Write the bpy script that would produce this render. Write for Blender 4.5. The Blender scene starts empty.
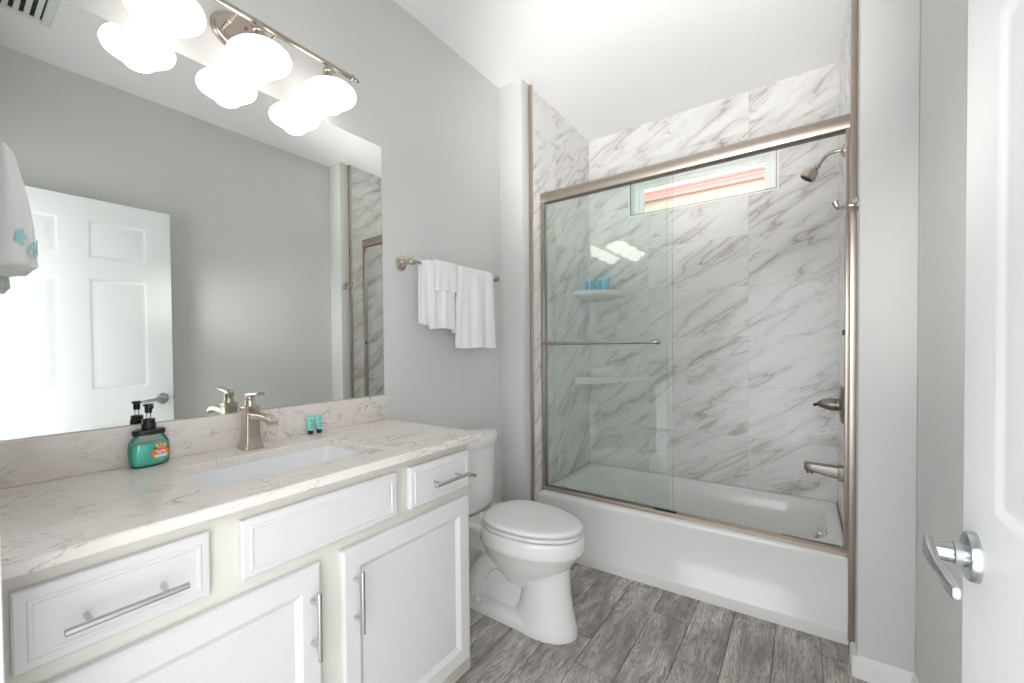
import bpy, bmesh, math, random
from mathutils import Vector, Matrix
random.seed(7)
PI = math.pi
C = bpy.context.scene.collection
sc = bpy.context.scene

# ------------------------------------------------------------------ camera, world, exposure
cam_d = bpy.data.cameras.new('camera')
cam = bpy.data.objects.new('camera', cam_d); C.objects.link(cam)
cam_d.sensor_width = 36.0; cam_d.sensor_fit = 'HORIZONTAL'
F, PX, PY = 430.6584, 444.3134, 354.2873
cam_d.lens = F * 36.0 / 1024.0
cam_d.shift_x = (512 - PX) / 1024.0
cam_d.shift_y = (PY - 341.5) / 1024.0
cam_d.clip_start = 0.01; cam_d.clip_end = 200
yaw, pit, rol = math.radians(39.8294), math.radians(-0.9524), math.radians(-0.6027)
fw = Vector((-math.sin(yaw)*math.cos(pit), math.cos(yaw)*math.cos(pit), math.sin(pit)))
r0 = Vector((math.cos(yaw), math.sin(yaw), 0)); u0 = r0.cross(fw)
r1 = r0*math.cos(rol) + u0*math.sin(rol); u1 = -r0*math.sin(rol) + u0*math.cos(rol)
M = Matrix.Identity(4)
for i in range(3):
    M[i][0] = r1[i]; M[i][1] = u1[i]; M[i][2] = -fw[i]
M[0][3], M[1][3], M[2][3] = 1.3763, -2.1738, 1.2305
cam.matrix_world = M
sc.camera = cam

SHADE_STRENGTH = 2.0
WORLD_STRENGTH = 2.7
FILL_POWER = 150.0
SIDE_POWER = 26.0
w = bpy.data.worlds.new('sky'); sc.world = w; w.use_nodes = True
bgn = w.node_tree.nodes['Background']
bgn.inputs[0].default_value = (0.96, 0.98, 1.0, 1); bgn.inputs[1].default_value = WORLD_STRENGTH
sc.view_settings.view_transform = 'Standard'; sc.view_settings.look = 'None'
sc.view_settings.gamma = 1.0; sc.view_settings.use_curve_mapping = False
sc.view_settings.exposure = 0.62
sc.cycles.use_denoising = True
sc.cycles.max_bounces = 14; sc.cycles.diffuse_bounces = 7; sc.cycles.glossy_bounces = 7
sc.cycles.transmission_bounces = 10; sc.cycles.transparent_max_bounces = 16
sc.cycles.sample_clamp_indirect = 6.0

# added fill spot for an assumed flash, aimed high into the tub end
fl_d = bpy.data.lights.new('camera_fill_spot', 'SPOT'); fl_d.energy = FILL_POWER; fl_d.spot_size = math.radians(45); fl_d.spot_blend = .7
fl_d.shadow_soft_size = .22; fl_d.color = (1.0, .985, .96)
fl = bpy.data.objects.new('camera_fill_spot', fl_d); C.objects.link(fl)
fl.location = (1.15, -2.00, 1.30)
fl.rotation_euler = Vector((-.50, 2.70, 1.50)).to_track_quat('-Z', 'Y').to_euler()

# a second added fill spot, bounced off the bare right wall beyond the door
f2_d = bpy.data.lights.new('side_fill_spot', 'SPOT'); f2_d.energy = SIDE_POWER; f2_d.spot_size = math.radians(34); f2_d.spot_blend = 1.0
f2_d.shadow_soft_size = .12; f2_d.color = (1.0, .985, .95)
f2 = bpy.data.objects.new('side_fill_spot', f2_d); C.objects.link(f2)
f2.location = (1.10, -1.92, 1.55)
f2.rotation_euler = Vector((.578, 1.38, -.05)).to_track_quat('-Z', 'Y').to_euler()

# ------------------------------------------------------------------ materials
def newmat(name):
    m = bpy.data.materials.new(name); m.use_nodes = True
    nt = m.node_tree; return m, nt, nt.nodes['Principled BSDF']
def N(nt, t, **kw):
    n = nt.nodes.new(t)
    for k, v in kw.items(): setattr(n, k, v)
    return n
def pbr(name, col, rough=.5, metal=0, spec=.5, coat=0, trans=0, bump=None, emit=0, ior=None, sheen=0):
    m, nt, p = newmat(name)
    p.inputs['Base Color'].default_value = (*col, 1); p.inputs['Roughness'].default_value = rough
    p.inputs['Metallic'].default_value = metal; p.inputs['Specular IOR Level'].default_value = spec
    p.inputs['Coat Weight'].default_value = coat; p.inputs['Transmission Weight'].default_value = trans
    p.inputs['Sheen Weight'].default_value = sheen
    if ior: p.inputs['IOR'].default_value = ior
    if emit:
        p.inputs['Emission Color'].default_value = (*col, 1); p.inputs['Emission Strength'].default_value = emit
    if bump:
        sca, st, dist = bump
        g = N(nt, 'ShaderNodeNewGeometry'); n = N(nt, 'ShaderNodeTexNoise'); n.inputs['Scale'].default_value = sca
        n.inputs['Detail'].default_value = 3
        b = N(nt, 'ShaderNodeBump'); b.inputs['Strength'].default_value = st; b.inputs['Distance'].default_value = dist
        nt.links.new(g.outputs['Position'], n.inputs['Vector']); nt.links.new(n.outputs['Fac'], b.inputs['Height'])
        nt.links.new(b.outputs['Normal'], p.inputs['Normal'])
    return m
def ramp(nt, stops):
    r = N(nt, 'ShaderNodeValToRGB'); e = r.color_ramp.elements
    while len(e) < len(stops): e.new(0.5)
    for i, (p, c) in enumerate(stops):
        e[i].position = p; e[i].color = (*c, 1) if not isinstance(c, (int, float)) else (c, c, c, 1)
    return r
def ridge(nt, vec, scale, detail, rough, dist, w0, w1):
    """thin-line mask: 1 on the line where noise crosses one half"""
    n = N(nt, 'ShaderNodeTexNoise'); n.inputs['Scale'].default_value = scale; n.inputs['Detail'].default_value = detail
    n.inputs['Roughness'].default_value = rough; n.inputs['Distortion'].default_value = dist
    nt.links.new(vec, n.inputs['Vector'])
    s = N(nt, 'ShaderNodeMath', operation='SUBTRACT'); s.inputs[1].default_value = .5; nt.links.new(n.outputs['Fac'], s.inputs[0])
    a = N(nt, 'ShaderNodeMath', operation='ABSOLUTE'); nt.links.new(s.outputs[0], a.inputs[0])
    r = ramp(nt, [(w0, 1.0), (w1, 0.0)]); r.color_ramp.interpolation = 'EASE'
    nt.links.new(a.outputs[0], r.inputs[0]); return r.outputs[0]
def noise(nt, vec, scale, detail=3, rough=.5, dist=0):
    n = N(nt, 'ShaderNodeTexNoise'); n.inputs['Scale'].default_value = scale; n.inputs['Detail'].default_value = detail
    n.inputs['Roughness'].default_value = rough; n.inputs['Distortion'].default_value = dist
    nt.links.new(vec, n.inputs['Vector']); return n.outputs['Fac']
def mul(nt, a, b):
    m = N(nt, 'ShaderNodeMath', operation='MULTIPLY')
    for i, x in enumerate((a, b)):
        if isinstance(x, (int, float)): m.inputs[i].default_value = x
        else: nt.links.new(x, m.inputs[i])
    return m.outputs[0]
def mixc(nt, fac, a, b, mode='MIX'):
    m = N(nt, 'ShaderNodeMix', data_type='RGBA', blend_type=mode)
    if isinstance(fac, (int, float)): m.inputs[0].default_value = fac
    else: nt.links.new(fac, m.inputs[0])
    for i, x in ((6, a), (7, b)):
        if isinstance(x, tuple): m.inputs[i].default_value = (*x, 1)
        else: nt.links.new(x, m.inputs[i])
    return m.outputs[2]
def mapping(nt, vec, rot=(0,0,0), scale=(1,1,1)):
    m = N(nt, 'ShaderNodeMapping'); m.inputs['Rotation'].default_value = rot; m.inputs['Scale'].default_value = scale
    nt.links.new(vec, m.inputs['Vector']); return m.outputs[0]

WALL = pbr('grey_wall_paint', (.69,.69,.68), .55, spec=.35, bump=(130, .28, .004))
CEIL = pbr('white_ceiling_paint', (.90,.90,.90), .8, spec=.2, bump=(90, .35, .005))
TRIM = pbr('white_trim_paint', (.82,.82,.815), .3)
DOORP = pbr('white_door_paint', (.84,.845,.85), .42)
CABW = pbr('white_cabinet_paint', (.68,.68,.68), .32)
CABC = pbr('cream_cabinet_paint', (.66,.645,.59), .4)
PORC = pbr('porcelain', (.82,.82,.81), .1, coat=.3)
SEATW = pbr('seat_plastic', (.83,.83,.825), .2)
ACRY = pbr('white_tub_enamel', (.84,.835,.825), .14, coat=.2)
SINKW = pbr('sink_porcelain', (.84,.845,.86), .12, coat=.2)
NICK = pbr('brushed_nickel', (.56,.50,.44), .27, 1.0)
NICKD = pbr('satin_nickel', (.29,.265,.245), .32, 1.0)
FRAMEM = pbr('bronze_tinted_aluminium', (.50,.435,.38), .34, 1.0)
GEDGE = pbr('glass_edge', (.20,.36,.32), .2)
STEEL = pbr('brushed_steel', (.60,.60,.60), .25, 1.0)
CHROME = pbr('satin_chrome', (.56,.58,.60), .26, 1.0)
BLACK = pbr('black_plastic', (.012,.012,.013), .3)
DARK = pbr('dark_gap', (.02,.02,.02), .8)
GROUT = pbr('light_grout', (.62,.61,.60), .8)
FGROUT = pbr('floor_grout', (.13,.12,.11), .85)
CAULK = pbr('tan_caulk', (.42,.33,.22), .7)
TOWEL = pbr('white_terry', (.93,.93,.94), .95, spec=.1, sheen=.3, bump=(700, .5, .003))
BLUEB = pbr('light_blue_card', (.16,.58,.76), .45)
BLUEL = pbr('pale_blue_card', (.62,.84,.90), .45)
TEALT = pbr('aqua_tube', (.30,.74,.66), .35)
TEALD = pbr('dark_aqua_ink', (.05,.42,.38), .4)
WHITE = pbr('white_ink', (.85,.86,.86), .4)
EMBRO = pbr('aqua_embroidery', (.45,.72,.74), .8)
ORANGE = pbr('orange_label', (.86,.25,.05), .35)
PINK = pbr('pink_petal', (.85,.10,.28), .35)
YELL = pbr('yellow_petal', (.85,.62,.22), .35)
LEAFG = pbr('leaf_label', (.06,.16,.08), .35)
REDB = pbr('red_brown_screw', (.28,.10,.06), .4)
PVC = pbr('white_vinyl', (.90,.92,.91), .3)
STUCCO = pbr('cream_stucco', (.66,.585,.50), .9, bump=(60,.4,.01))
TERRA = pbr('faded_red_clay', (.66,.36,.33), .8)
CREAMT = pbr('cream_fascia', (.78,.62,.56), .7)
VENTP = pbr('vent_enamel', (.78,.79,.79), .4)

def glass_mat(name, tint, f0=.04, rough=.0):
    m, nt, p = newmat(name); nt.nodes.remove(p)
    out = nt.nodes['Material Output']
    t = N(nt, 'ShaderNodeBsdfTransparent'); t.inputs[0].default_value = (*tint, 1)
    g = N(nt, 'ShaderNodeBsdfGlossy'); g.inputs['Roughness'].default_value = rough; g.inputs[0].default_value = (1,1,1,1)
    fr = N(nt, 'ShaderNodeFresnel'); fr.inputs[0].default_value = 1.5
    mx = N(nt, 'ShaderNodeMixShader')
    nt.links.new(fr.outputs[0], mx.inputs[0]); nt.links.new(t.outputs[0], mx.inputs[1]); nt.links.new(g.outputs[0], mx.inputs[2])
    nt.links.new(mx.outputs[0], out.inputs[0]); return m
GLASS = glass_mat('shower_glass', (.974,.992,.983))
PANE = glass_mat('window_glass', (.98,.99,.985))
CLEARP = glass_mat('clear_plastic', (.93,.97,.96))

m, nt, p = newmat('mirror_silver'); MIRROR = m
p.inputs['Metallic'].default_value = 1; p.inputs['Roughness'].default_value = 0.0
p.inputs['Base Color'].default_value = (.86,.885,.855,1)

m, nt, p = newmat('opal_glass_lit'); SHADE = m
p.inputs['Base Color'].default_value = (.9,.88,.85,1); p.inputs['Roughness'].default_value = .15
p.inputs['Emission Color'].default_value = (1.0,.955,.90,1); p.inputs['Emission Strength'].default_value = SHADE_STRENGTH

SOAP = pbr('teal_soap', (.11,.68,.56), .12, coat=.5)

# marble look porcelain tile (uses the UV laid out in metres, each tile with its own offset)
def marble(name, rot):
    m, nt, p = newmat(name)
    uv = N(nt, 'ShaderNodeUVMap').outputs[0]
    v = mapping(nt, uv, (0,0,rot)); vs = mapping(nt, v, scale=(1.0, 4.6, 1))
    wob = N(nt, 'ShaderNodeTexNoise'); wob.inputs['Scale'].default_value = 4.0; wob.inputs['Detail'].default_value = 5
    nt.links.new(mapping(nt, v, scale=(1.6, 2.6, 1)), wob.inputs['Vector'])
    add = N(nt, 'ShaderNodeMix', data_type='RGBA', blend_type='LINEAR_LIGHT'); add.inputs[0].default_value = .08
    nt.links.new(vs, add.inputs[6]); nt.links.new(wob.outputs['Color'], add.inputs[7]); vd = add.outputs[2]
    big = ridge(nt, vd, 1.7, 2.5, .5, .0, .001, .020)
    soft = ridge(nt, vd, 1.7, 2.5, .5, .0, .006, .12)
    med = ridge(nt, vd, 3.4, 3, .5, .0, .001, .020)
    cross = ridge(nt, mapping(nt, uv, (0,0,-.35), (1.3,2.4,1)), 2.2, 3, .5, .5, .001, .008)
    mask = ramp(nt, [(.38, 0), (.60, 1)]); nt.links.new(noise(nt, vs, 1.5, 2), mask.inputs[0])
    mask2 = ramp(nt, [(.42, 0.05), (.64, 1)]); nt.links.new(noise(nt, v, 3.3, 2), mask2.inputs[0])
    c = mixc(nt, mul(nt, mul(nt, soft, mask.outputs[0]), .50), (.80,.79,.78), (.53,.51,.50))
    c = mixc(nt, mul(nt, mul(nt, big, mask.outputs[0]), .74), c, (.40,.365,.34))
    c = mixc(nt, mul(nt, mul(nt, med, mask2.outputs[0]), .60), c, (.42,.385,.36))
    c = mixc(nt, mul(nt, mul(nt, cross, mask2.outputs[0]), .35), c, (.46,.42,.40))
    nt.links.new(c, p.inputs['Base Color'])
    p.inputs['Roughness'].default_value = .16; p.inputs['Specular IOR Level'].default_value = .45
    return m
MARB = marble('marble_tile', math.radians(-33))
MARBL = marble('marble_tile_side', math.radians(-40))

# speckled, finely veined quartz
def quartz():
    m, nt, p = newmat('veined_quartz')
    pos = N(nt, 'ShaderNodeNewGeometry').outputs['Position']
    vs = mapping(nt, pos, (0,0,.5), (1.0,.55,1.0))
    a = ridge(nt, vs, 9, 6, .62, .8, .002, .016)
    b = ridge(nt, vs, 22, 5, .6, .6, .003, .022)
    mk = ramp(nt, [(.43, 0), (.60, 1)]); nt.links.new(noise(nt, vs, 6, 3), mk.inputs[0])
    mk2 = ramp(nt, [(.48, 0), (.66, 1)]); nt.links.new(noise(nt, pos, 11, 3), mk2.inputs[0])
    cl = ramp(nt, [(.4, 0), (.7, 1)]); nt.links.new(noise(nt, vs, 14, 5, .6), cl.inputs[0])
    c = mixc(nt, mul(nt, cl.outputs[0], .5), (.80,.75,.71), (.70,.645,.60))
    c = mixc(nt, mul(nt, mul(nt, a, mk.outputs[0]), .70), c, (.32,.28,.25))
    c = mixc(nt, mul(nt, mul(nt, b, mk2.outputs[0]), .55), c, (.36,.32,.295))
    nt.links.new(c, p.inputs['Base Color']); p.inputs['Roughness'].default_value = .2
    return m
QUARTZ = quartz()

# weathered wood look floor tile
def plankmat():
    m, nt, p = newmat('grey_wood_tile')
    uv = N(nt, 'ShaderNodeUVMap').outputs[0]
    vs = mapping(nt, uv, scale=(1.5, 6.0, 1))
    wob = N(nt, 'ShaderNodeTexNoise'); wob.inputs['Scale'].default_value = 3.2; wob.inputs['Detail'].default_value = 3
    nt.links.new(vs, wob.inputs['Vector'])
    add = N(nt, 'ShaderNodeMix', data_type='RGBA', blend_type='LINEAR_LIGHT'); add.inputs[0].default_value = .24
    nt.links.new(vs, add.inputs[6]); nt.links.new(wob.outputs['Color'], add.inputs[7]); vd = add.outputs[2]
    wv = N(nt, 'ShaderNodeTexWave', wave_type='BANDS', bands_direction='Y'); wv.inputs['Scale'].default_value = 4.6
    wv.inputs['Distortion'].default_value = 9.0; wv.inputs['Detail'].default_value = 3; wv.inputs['Detail Scale'].default_value = .75
    wv.inputs['Detail Roughness'].default_value = .65
    nt.links.new(vd, wv.inputs['Vector'])
    tone = noise(nt, vs, 1.5, 3, .6)
    fib = noise(nt, mapping(nt, uv, scale=(6, 110, 1)), 1.6, 4, .6)
    blot = ramp(nt, [(.44, 0), (.66, 1)]); nt.links.new(noise(nt, vd, 4.0, 6, .7, .4), blot.inputs[0])
    lines = ramp(nt, [(.03, 1), (.30, 0)]); nt.links.new(wv.outputs['Fac'], lines.inputs[0])
    r = ramp(nt, [(.34, (.30,.275,.255)), (.50, (.54,.505,.47)), (.66, (.76,.72,.68))]); nt.links.new(tone, r.inputs[0])
    fr = ramp(nt, [(.32, 1), (.52, 0)]); nt.links.new(fib, fr.inputs[0])
    c = mixc(nt, mul(nt, blot.outputs[0], .66), r.outputs[0], (.18,.16,.145))
    c = mixc(nt, mul(nt, lines.outputs[0], .55), c, (.17,.15,.135))
    c = mixc(nt, mul(nt, fr.outputs[0], .5), c, (.14,.125,.115))
    nt.links.new(c, p.inputs['Base Color']); p.inputs['Roughness'].default_value = .38
    p.inputs['Specular IOR Level'].default_value = .35
    return m
PLANK = plankmat()

# ------------------------------------------------------------------ mesh helpers
ORG = {}
def obj(name, bm, mat, parent=None, smooth=35, kind=None):
    """link bm (in world coordinates) as ONE mesh object under parent"""
    if parent is not None and parent in ORG: bmesh.ops.translate(bm, verts=bm.verts, vec=-ORG[parent])
    bmesh.ops.recalc_face_normals(bm, faces=bm.faces)
    me = bpy.data.meshes.new(name); bm.to_mesh(me); bm.free()
    for mm in (mat if isinstance(mat, (list, tuple)) else [mat]): me.materials.append(mm)
    if smooth:
        for p_ in me.polygons: p_.use_smooth = True
        me.set_sharp_from_angle(angle=math.radians(smooth))
    o = bpy.data.objects.new(name, me); C.objects.link(o)
    if parent is not None:
        o.parent = parent; ORG[o] = ORG.get(parent, Vector())
    else: ORG[o] = Vector()
    if kind: o['kind'] = kind
    return o
def tag(o, label, cat, group=None, kind=None):
    o['label'] = label; o['category'] = cat
    if group: o['group'] = group
    if kind: o['kind'] = kind
    return o
def thing(name, label, cat, loc, group=None, kind=None):
    o = bpy.data.objects.new(name, None); C.objects.link(o); o.empty_display_size = .05
    o.location = loc; ORG[o] = Vector(loc)
    return tag(o, label, cat, group, kind)
def BM(): return bmesh.new()
def addverts(bm, pts): return [bm.verts.new(p) for p in pts]
def box(bm, x0, x1, y0, y1, z0, z1, bev=0, seg=2):
    r = bmesh.ops.create_cube(bm, size=1.0)
    vs = r['verts']
    for v in vs:
        v.co = Vector(((x0+x1)/2 + v.co.x*(x1-x0), (y0+y1)/2 + v.co.y*(y1-y0), (z0+z1)/2 + v.co.z*(z1-z0)))
    if bev:
        es = list({e for v in vs for e in v.link_edges})
        bmesh.ops.bevel(bm, geom=es, offset=bev, segments=seg, affect='EDGES', profile=.5)
    return bm
def loft(bm, rings, closed=True, cap0=True, cap1=True, wrap=False):
    """bridge rings of equal length"""
    R = [addverts(bm, r) for r in rings]
    n = len(R[0]); pairs = list(zip(R, R[1:])) + ([(R[-1], R[0])] if wrap else [])
    for a, b in pairs:
        for i in range(n if closed else n-1):
            j = (i+1) % n
            try: bm.faces.new((a[i], a[j], b[j], b[i]))
            except ValueError: pass
    if not wrap:
        if cap0: bm.faces.new(R[0][::-1])
        if cap1: bm.faces.new(R[-1])
    return R
def lathe(bm, prof, origin, axis=(0,0,1), seg=32):
    """prof: (radius, distance along axis)"""
    ax = Vector(axis).normalized(); q = Vector((0,0,1)).rotation_difference(ax)
    rings = []
    for r, h in prof:
        r = max(r, 1e-5)
        rings.append([Vector(origin) + q @ Vector((r*math.cos(2*PI*i/seg), r*math.sin(2*PI*i/seg), h)) for i in range(seg)])
    loft(bm, rings)
    bmesh.ops.remove_doubles(bm, verts=bm.verts, dist=2e-5)
    return bm
def smooth_path(pts, n=8):
    P = [Vector(p) for p in pts]; out = []
    for i in range(len(P)-1):
        p0 = P[max(i-1,0)]; p1 = P[i]; p2 = P[i+1]; p3 = P[min(i+2,len(P)-1)]
        for k in range(n):
            t = k/n
            out.append(.5*((2*p1) + (p2-p0)*t + (2*p0-5*p1+4*p2-p3)*t*t + (3*p1-p0-3*p2+p3)*t**3))
    out.append(P[-1]); return out
def tube(bm, pts, rad, seg=14, flat=None):
    """rad: number or list; flat = (a, b) makes an oval section, a across, b along the reference"""
    P = [Vector(p) for p in pts]; n = len(P); rings = []
    t0 = (P[1]-P[0]).normalized(); ref = Vector((0,0,1)) if abs(t0.z) < .9 else Vector((0,1,0))
    a = t0.cross(ref).normalized(); b = a.cross(t0)
    for i in range(n):
        t = (P[min(i+1,n-1)] - P[max(i-1,0)]).normalized()
        a = (a - t*a.dot(t)).normalized(); b = t.cross(a)
        r = rad[i] if isinstance(rad, (list, tuple)) else rad
        fa, fb = flat if flat else (1, 1)
        rings.append([P[i] + a*(r*fa*math.cos(2*PI*k/seg)) + b*(r*fb*math.sin(2*PI*k/seg)) for k in range(seg)])
    loft(bm, rings); return bm
def rrect(u0, u1, v0, v1, r, k=6):
    out = []
    for cx, cy, a0 in ((u1-r, v1-r, 0), (u0+r, v1-r, PI/2), (u0+r, v0+r, PI), (u1-r, v0+r, 1.5*PI)):
        for i in range(k+1):
            a = a0 + PI/2*i/k; out.append((cx + r*math.cos(a), cy + r*math.sin(a)))
    return out
def rr3(x0, x1, y0, y1, r, z, k=6): return [Vector((a, b, z)) for a, b in rrect(x0, x1, y0, y1, r, k)]
def egg(cx, af, ab, b, z, y0, p=.75, n=64):
    out = []
    for i in range(n):
        a = 2*PI*i/n; c, s = math.cos(a), math.sin(a)
        if c >= 0: x, y = cx + af*c, b*s
        else: x, y = cx - ab*abs(c)**p, b*math.copysign(abs(s)**p, s)
        out.append(Vector((x, y0+y, z)))
    return out
def copy_tree(o, off=(0,0,0), parent=None):
    c = o.copy(); C.objects.link(c); c.parent = parent
    if parent is None: c.location = o.location + Vector(off)
    for ch in list(o.children): copy_tree(ch, (0,0,0), c)
    return c
def panel_rings(rings, axis):
    """rings: (inset, height); builds a panelled slab; axis = function (u, v, h) -> point"""
    pass

# ------------------------------------------------------------------ dimensions (metres)
XA, XB, XJ, XW = .149, 1.522, 1.531, 1.678      # alcove left, alcove right tile, jog corner, right wall
YE, YB, H = -2.138, 1.001, 2.745                # entry wall face, back tile face, ceiling
ZS = .36                                        # tub rim

# ------------------------------------------------------------------ room shell
bm = BM(); box(bm, -.1, 0, -2.30, 1.15, -.1, 2.85)
tag(obj('wall_left', bm, WALL), 'grey painted wall behind the vanity and toilet', 'wall', kind='structure')
bm = BM(); box(bm, XW, XW+.1, -2.30, 1.15, -.1, 2.85)
tag(obj('wall_right', bm, WALL), 'grey painted wall behind the open white door', 'wall', kind='structure')
bm = BM(); box(bm, 0, XA-.012, .09, YB, -.1, H); box(bm, 0, XA, 0, .0905, -.1, H, .003, 2)
tag(obj('wall_wing_left', bm, WALL), 'narrow grey wing wall beside the toilet and tub', 'wall', kind='structure')
bm = BM(); box(bm, XB+.02, XW, .09, YB, -.1, H); box(bm, XJ, XW, 0, .0905, -.1, H, .004, 2)
tag(obj('wall_wing_right', bm, WALL), 'narrow grey wing wall at the right end of the tub', 'wall', kind='structure')
bm = BM(); box(bm, -.1, XW+.1, -2.30, 1.15, H, H+.1)
tag(obj('ceiling', bm, CEIL), 'white textured ceiling over the bathroom', 'ceiling', kind='structure')
# entry wall with the doorway the photograph is taken from
DX0, DX1, DZ1 = .675, 1.60, 2.065
bm = BM(); box(bm, 0, DX0, -2.24, YE, -.1, H); box(bm, DX1, XW, -2.24, YE, -.1, H); box(bm, DX0, DX1, -2.24, YE, DZ1, H)
tag(obj('wall_entry', bm, WALL), 'grey entry wall with the open doorway', 'wall', kind='structure')
bm = BM()
box(bm, DX0, DX0+.016, -2.245, YE+.004, 0, DZ1, .002); box(bm, DX0-.056, DX0+.008, YE, YE+.013, 0, DZ1+.055, .004)
box(bm, DX0-.056, DX1+.056, YE, YE+.013, DZ1-.008, DZ1+.056, .004); box(bm, DX0, DX1, -2.245, YE+.004, DZ1-.016, DZ1, .002)
tag(obj('trim_1', bm, TRIM), 'white doorway casing round the entry opening', 'door casing', kind='structure')

# floor: plank tiles of one mesh over dark grout
bm = BM(); box(bm, -.1, XW+.1, -2.5, 1.15, -.1, -.003)
uvl = bm.loops.layers.uv.new('UVMap')
def uvbox(bm, x0, x1, y0, y1, z0, z1, bev, uvf):
    old = set(bm.faces); box(bm, x0, x1, y0, y1, z0, z1, bev, 1)
    for f in [f for f in bm.faces if f not in old]:
        f.material_index = 1
        for l in f.loops: l[uvl].uv = uvf(l.vert.co)
pw, pl, g = .1475, .716, .0022
known = {3: -.414, 4: -.584, 5: -.05, 6: -.32}
for i in range(-1, 12):
    x0 = .107 + i*pw; x1 = x0 + pw
    if x1 < -.02 or x0 > XW+.02: continue
    off = known.get(i, random.uniform(-.7, 0)); k = -4
    while True:
        a = off + k*pl; b = a + pl; k += 1
        if a > 1.1: break
        if b < -2.4: continue
        ro, rv = random.uniform(0, 60), random.uniform(0, 60)
        uvbox(bm, max(x0+g/2, -.05), min(x1-g/2, XW+.05), max(a+g/2, -2.49), min(b-g/2, 1.1), -.012, 0, .0008,
              lambda c, ro=ro, rv=rv: (c.y + ro, c.x + rv))
tag(obj('floor', bm, [FGROUT, PLANK], smooth=0), 'grey wood look plank tile floor', 'floor', kind='structure')

# tiled alcove walls: tiles as geometry, straight grid, 0.306 m rows
def tiled(name, rects, ulines, v0, vh, v1, put, label, mat, thick=.006):
    """rects: list of (u0,u1,v0,v1) areas; put(u, v, h) -> point with h out of the wall"""
    global uvl
    bm = BM(); uvl = bm.loops.layers.uv.new('UVMap'); gg = .0011
    def quadbox(u0, u1, w0, w1, h0, h1, mi, ou, ov):
        P = [put(u, v, h) for h in (h0, h1) for u, v in ((u0,w0),(u1,w0),(u1,w1),(u0,w1))]
        V = addverts(bm, P)
        uvs = [(u0,w0),(u1,w0),(u1,w1),(u0,w1)]*2
        for idx in ((4,5,6,7), (0,1,5,4), (1,2,6,5), (2,3,7,6), (3,0,4,7), (3,2,1,0)):
            f = bm.faces.new([V[i] for i in idx]); f.material_index = mi
            for l, i in zip(f.loops, idx): l[uvl].uv = (uvs[i][0]+ou, uvs[i][1]+ov)
    for (a, b, c, d) in rects: quadbox(a, b, c, d, -.012, -.001, 0, 0, 0)
    nv = int(math.ceil((v1-v0)/vh))
    for iu in range(len(ulines)-1):
        for iv in range(nv):
            ou, ov = random.uniform(0, 40), random.uniform(0, 40)
            for (a, b, c, d) in rects:
                u0, u1 = max(ulines[iu], a), min(ulines[iu+1], b); w0, w1 = max(v0+iv*vh, c), min(v0+(iv+1)*vh, d)
                if u1-u0 < .003 or w1-w0 < .003: continue
                e = lambda x, lim, s: x if abs(x-lim) < 1e-6 else x + s*gg
                quadbox(u0 + (gg if abs(u0-ulines[iu]) < 1e-6 else 0), u1 - (gg if abs(u1-ulines[iu+1]) < 1e-6 else 0),
                        w0 + (gg if abs(w0-(v0+iv*vh)) < 1e-6 else 0), w1 - (gg if abs(w1-(v0+(iv+1)*vh)) < 1e-6 else 0),
                        -thick, 0, 1, ou, ov)
    return tag(obj(name, bm, [GROUT, mat], smooth=0), label, 'wall', kind='structure')
WX0, WX1, WZ0, WZ1 = .443, 1.251, 2.138, 2.398
ROW = .3065; Z0 = .357 - ROW
tiled('wall_back', [(XA-.01, XB+.02, .2, WZ0), (XA-.01, XB+.02, WZ1, H), (XA-.01, WX0, WZ0, WZ1), (WX1, XB+.02, WZ0, WZ1)],
      [-.003, .559, 1.121, 1.683], Z0, ROW, H+.3, lambda u, v, h: Vector((u, YB-h, v)),
      'grey veined marble tile wall at the back of the tub alcove', MARB)
tiled('wall_tile_left', [(.10, YB, .1, H)], [.10, .438, 1.0], Z0, ROW, H+.3, lambda u, v, h: Vector((XA+h, u, v)),
      'marble tile wall at the left end of the tub', MARBL)
tiled('wall_tile_right', [(.10, YB, .1, H)], [.10, .438, 1.0], Z0, ROW, H+.3, lambda u, v, h: Vector((XB-h, u, v)),
      'marble tile wall at the shower head end of the tub', MARB)
# structural back wall around the window
bm = BM()
for a, b, c, d in ((-.1, XW+.1, -.1, WZ0-.012), (-.1, XW+.1, WZ1+.012, 2.85), (-.1, WX0-.012, WZ0-.012, WZ1+.012), (WX1+.012, XW+.1, WZ0-.012, WZ1+.012)):
    box(bm, a, b, YB+.013, 1.15, c, d)
tag(obj('wall_exterior', bm, WALL), 'outer wall round the small shower window', 'wall', kind='structure')
# white window reveal
bm = BM()
box(bm, WX0-.013, WX0, YB-.001, 1.15, WZ0-.013, WZ1+.013); box(bm, WX1, WX1+.013, YB-.001, 1.15, WZ0-.013, WZ1+.013)
box(bm, WX0, WX1, YB-.001, 1.15, WZ0-.013, WZ0); box(bm, WX0, WX1, YB-.001, 1.15, WZ1, WZ1+.013)
tag(obj('trim_2', bm, PVC, smooth=0), 'white reveal lining the small shower window', 'window reveal', kind='structure')
bm = BM()
for a, b, c, d in ((WX0-.004, WX0, WZ0-.004, WZ1+.004), (WX1, WX1+.004, WZ0-.004, WZ1+.004), (WX0, WX1, WZ0-.004, WZ0), (WX0, WX1, WZ1, WZ1+.004)):
    box(bm, a, b, YB-.003, YB+.001, c, d)
tag(obj('trim_3', bm, CAULK, smooth=0), 'thin tan caulk line round the shower window', 'caulk', kind='structure')
win = thing('window_1', 'small horizontal white vinyl window high in the marble wall', 'window', (.847, 1.12, WZ0), kind='structure')
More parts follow.
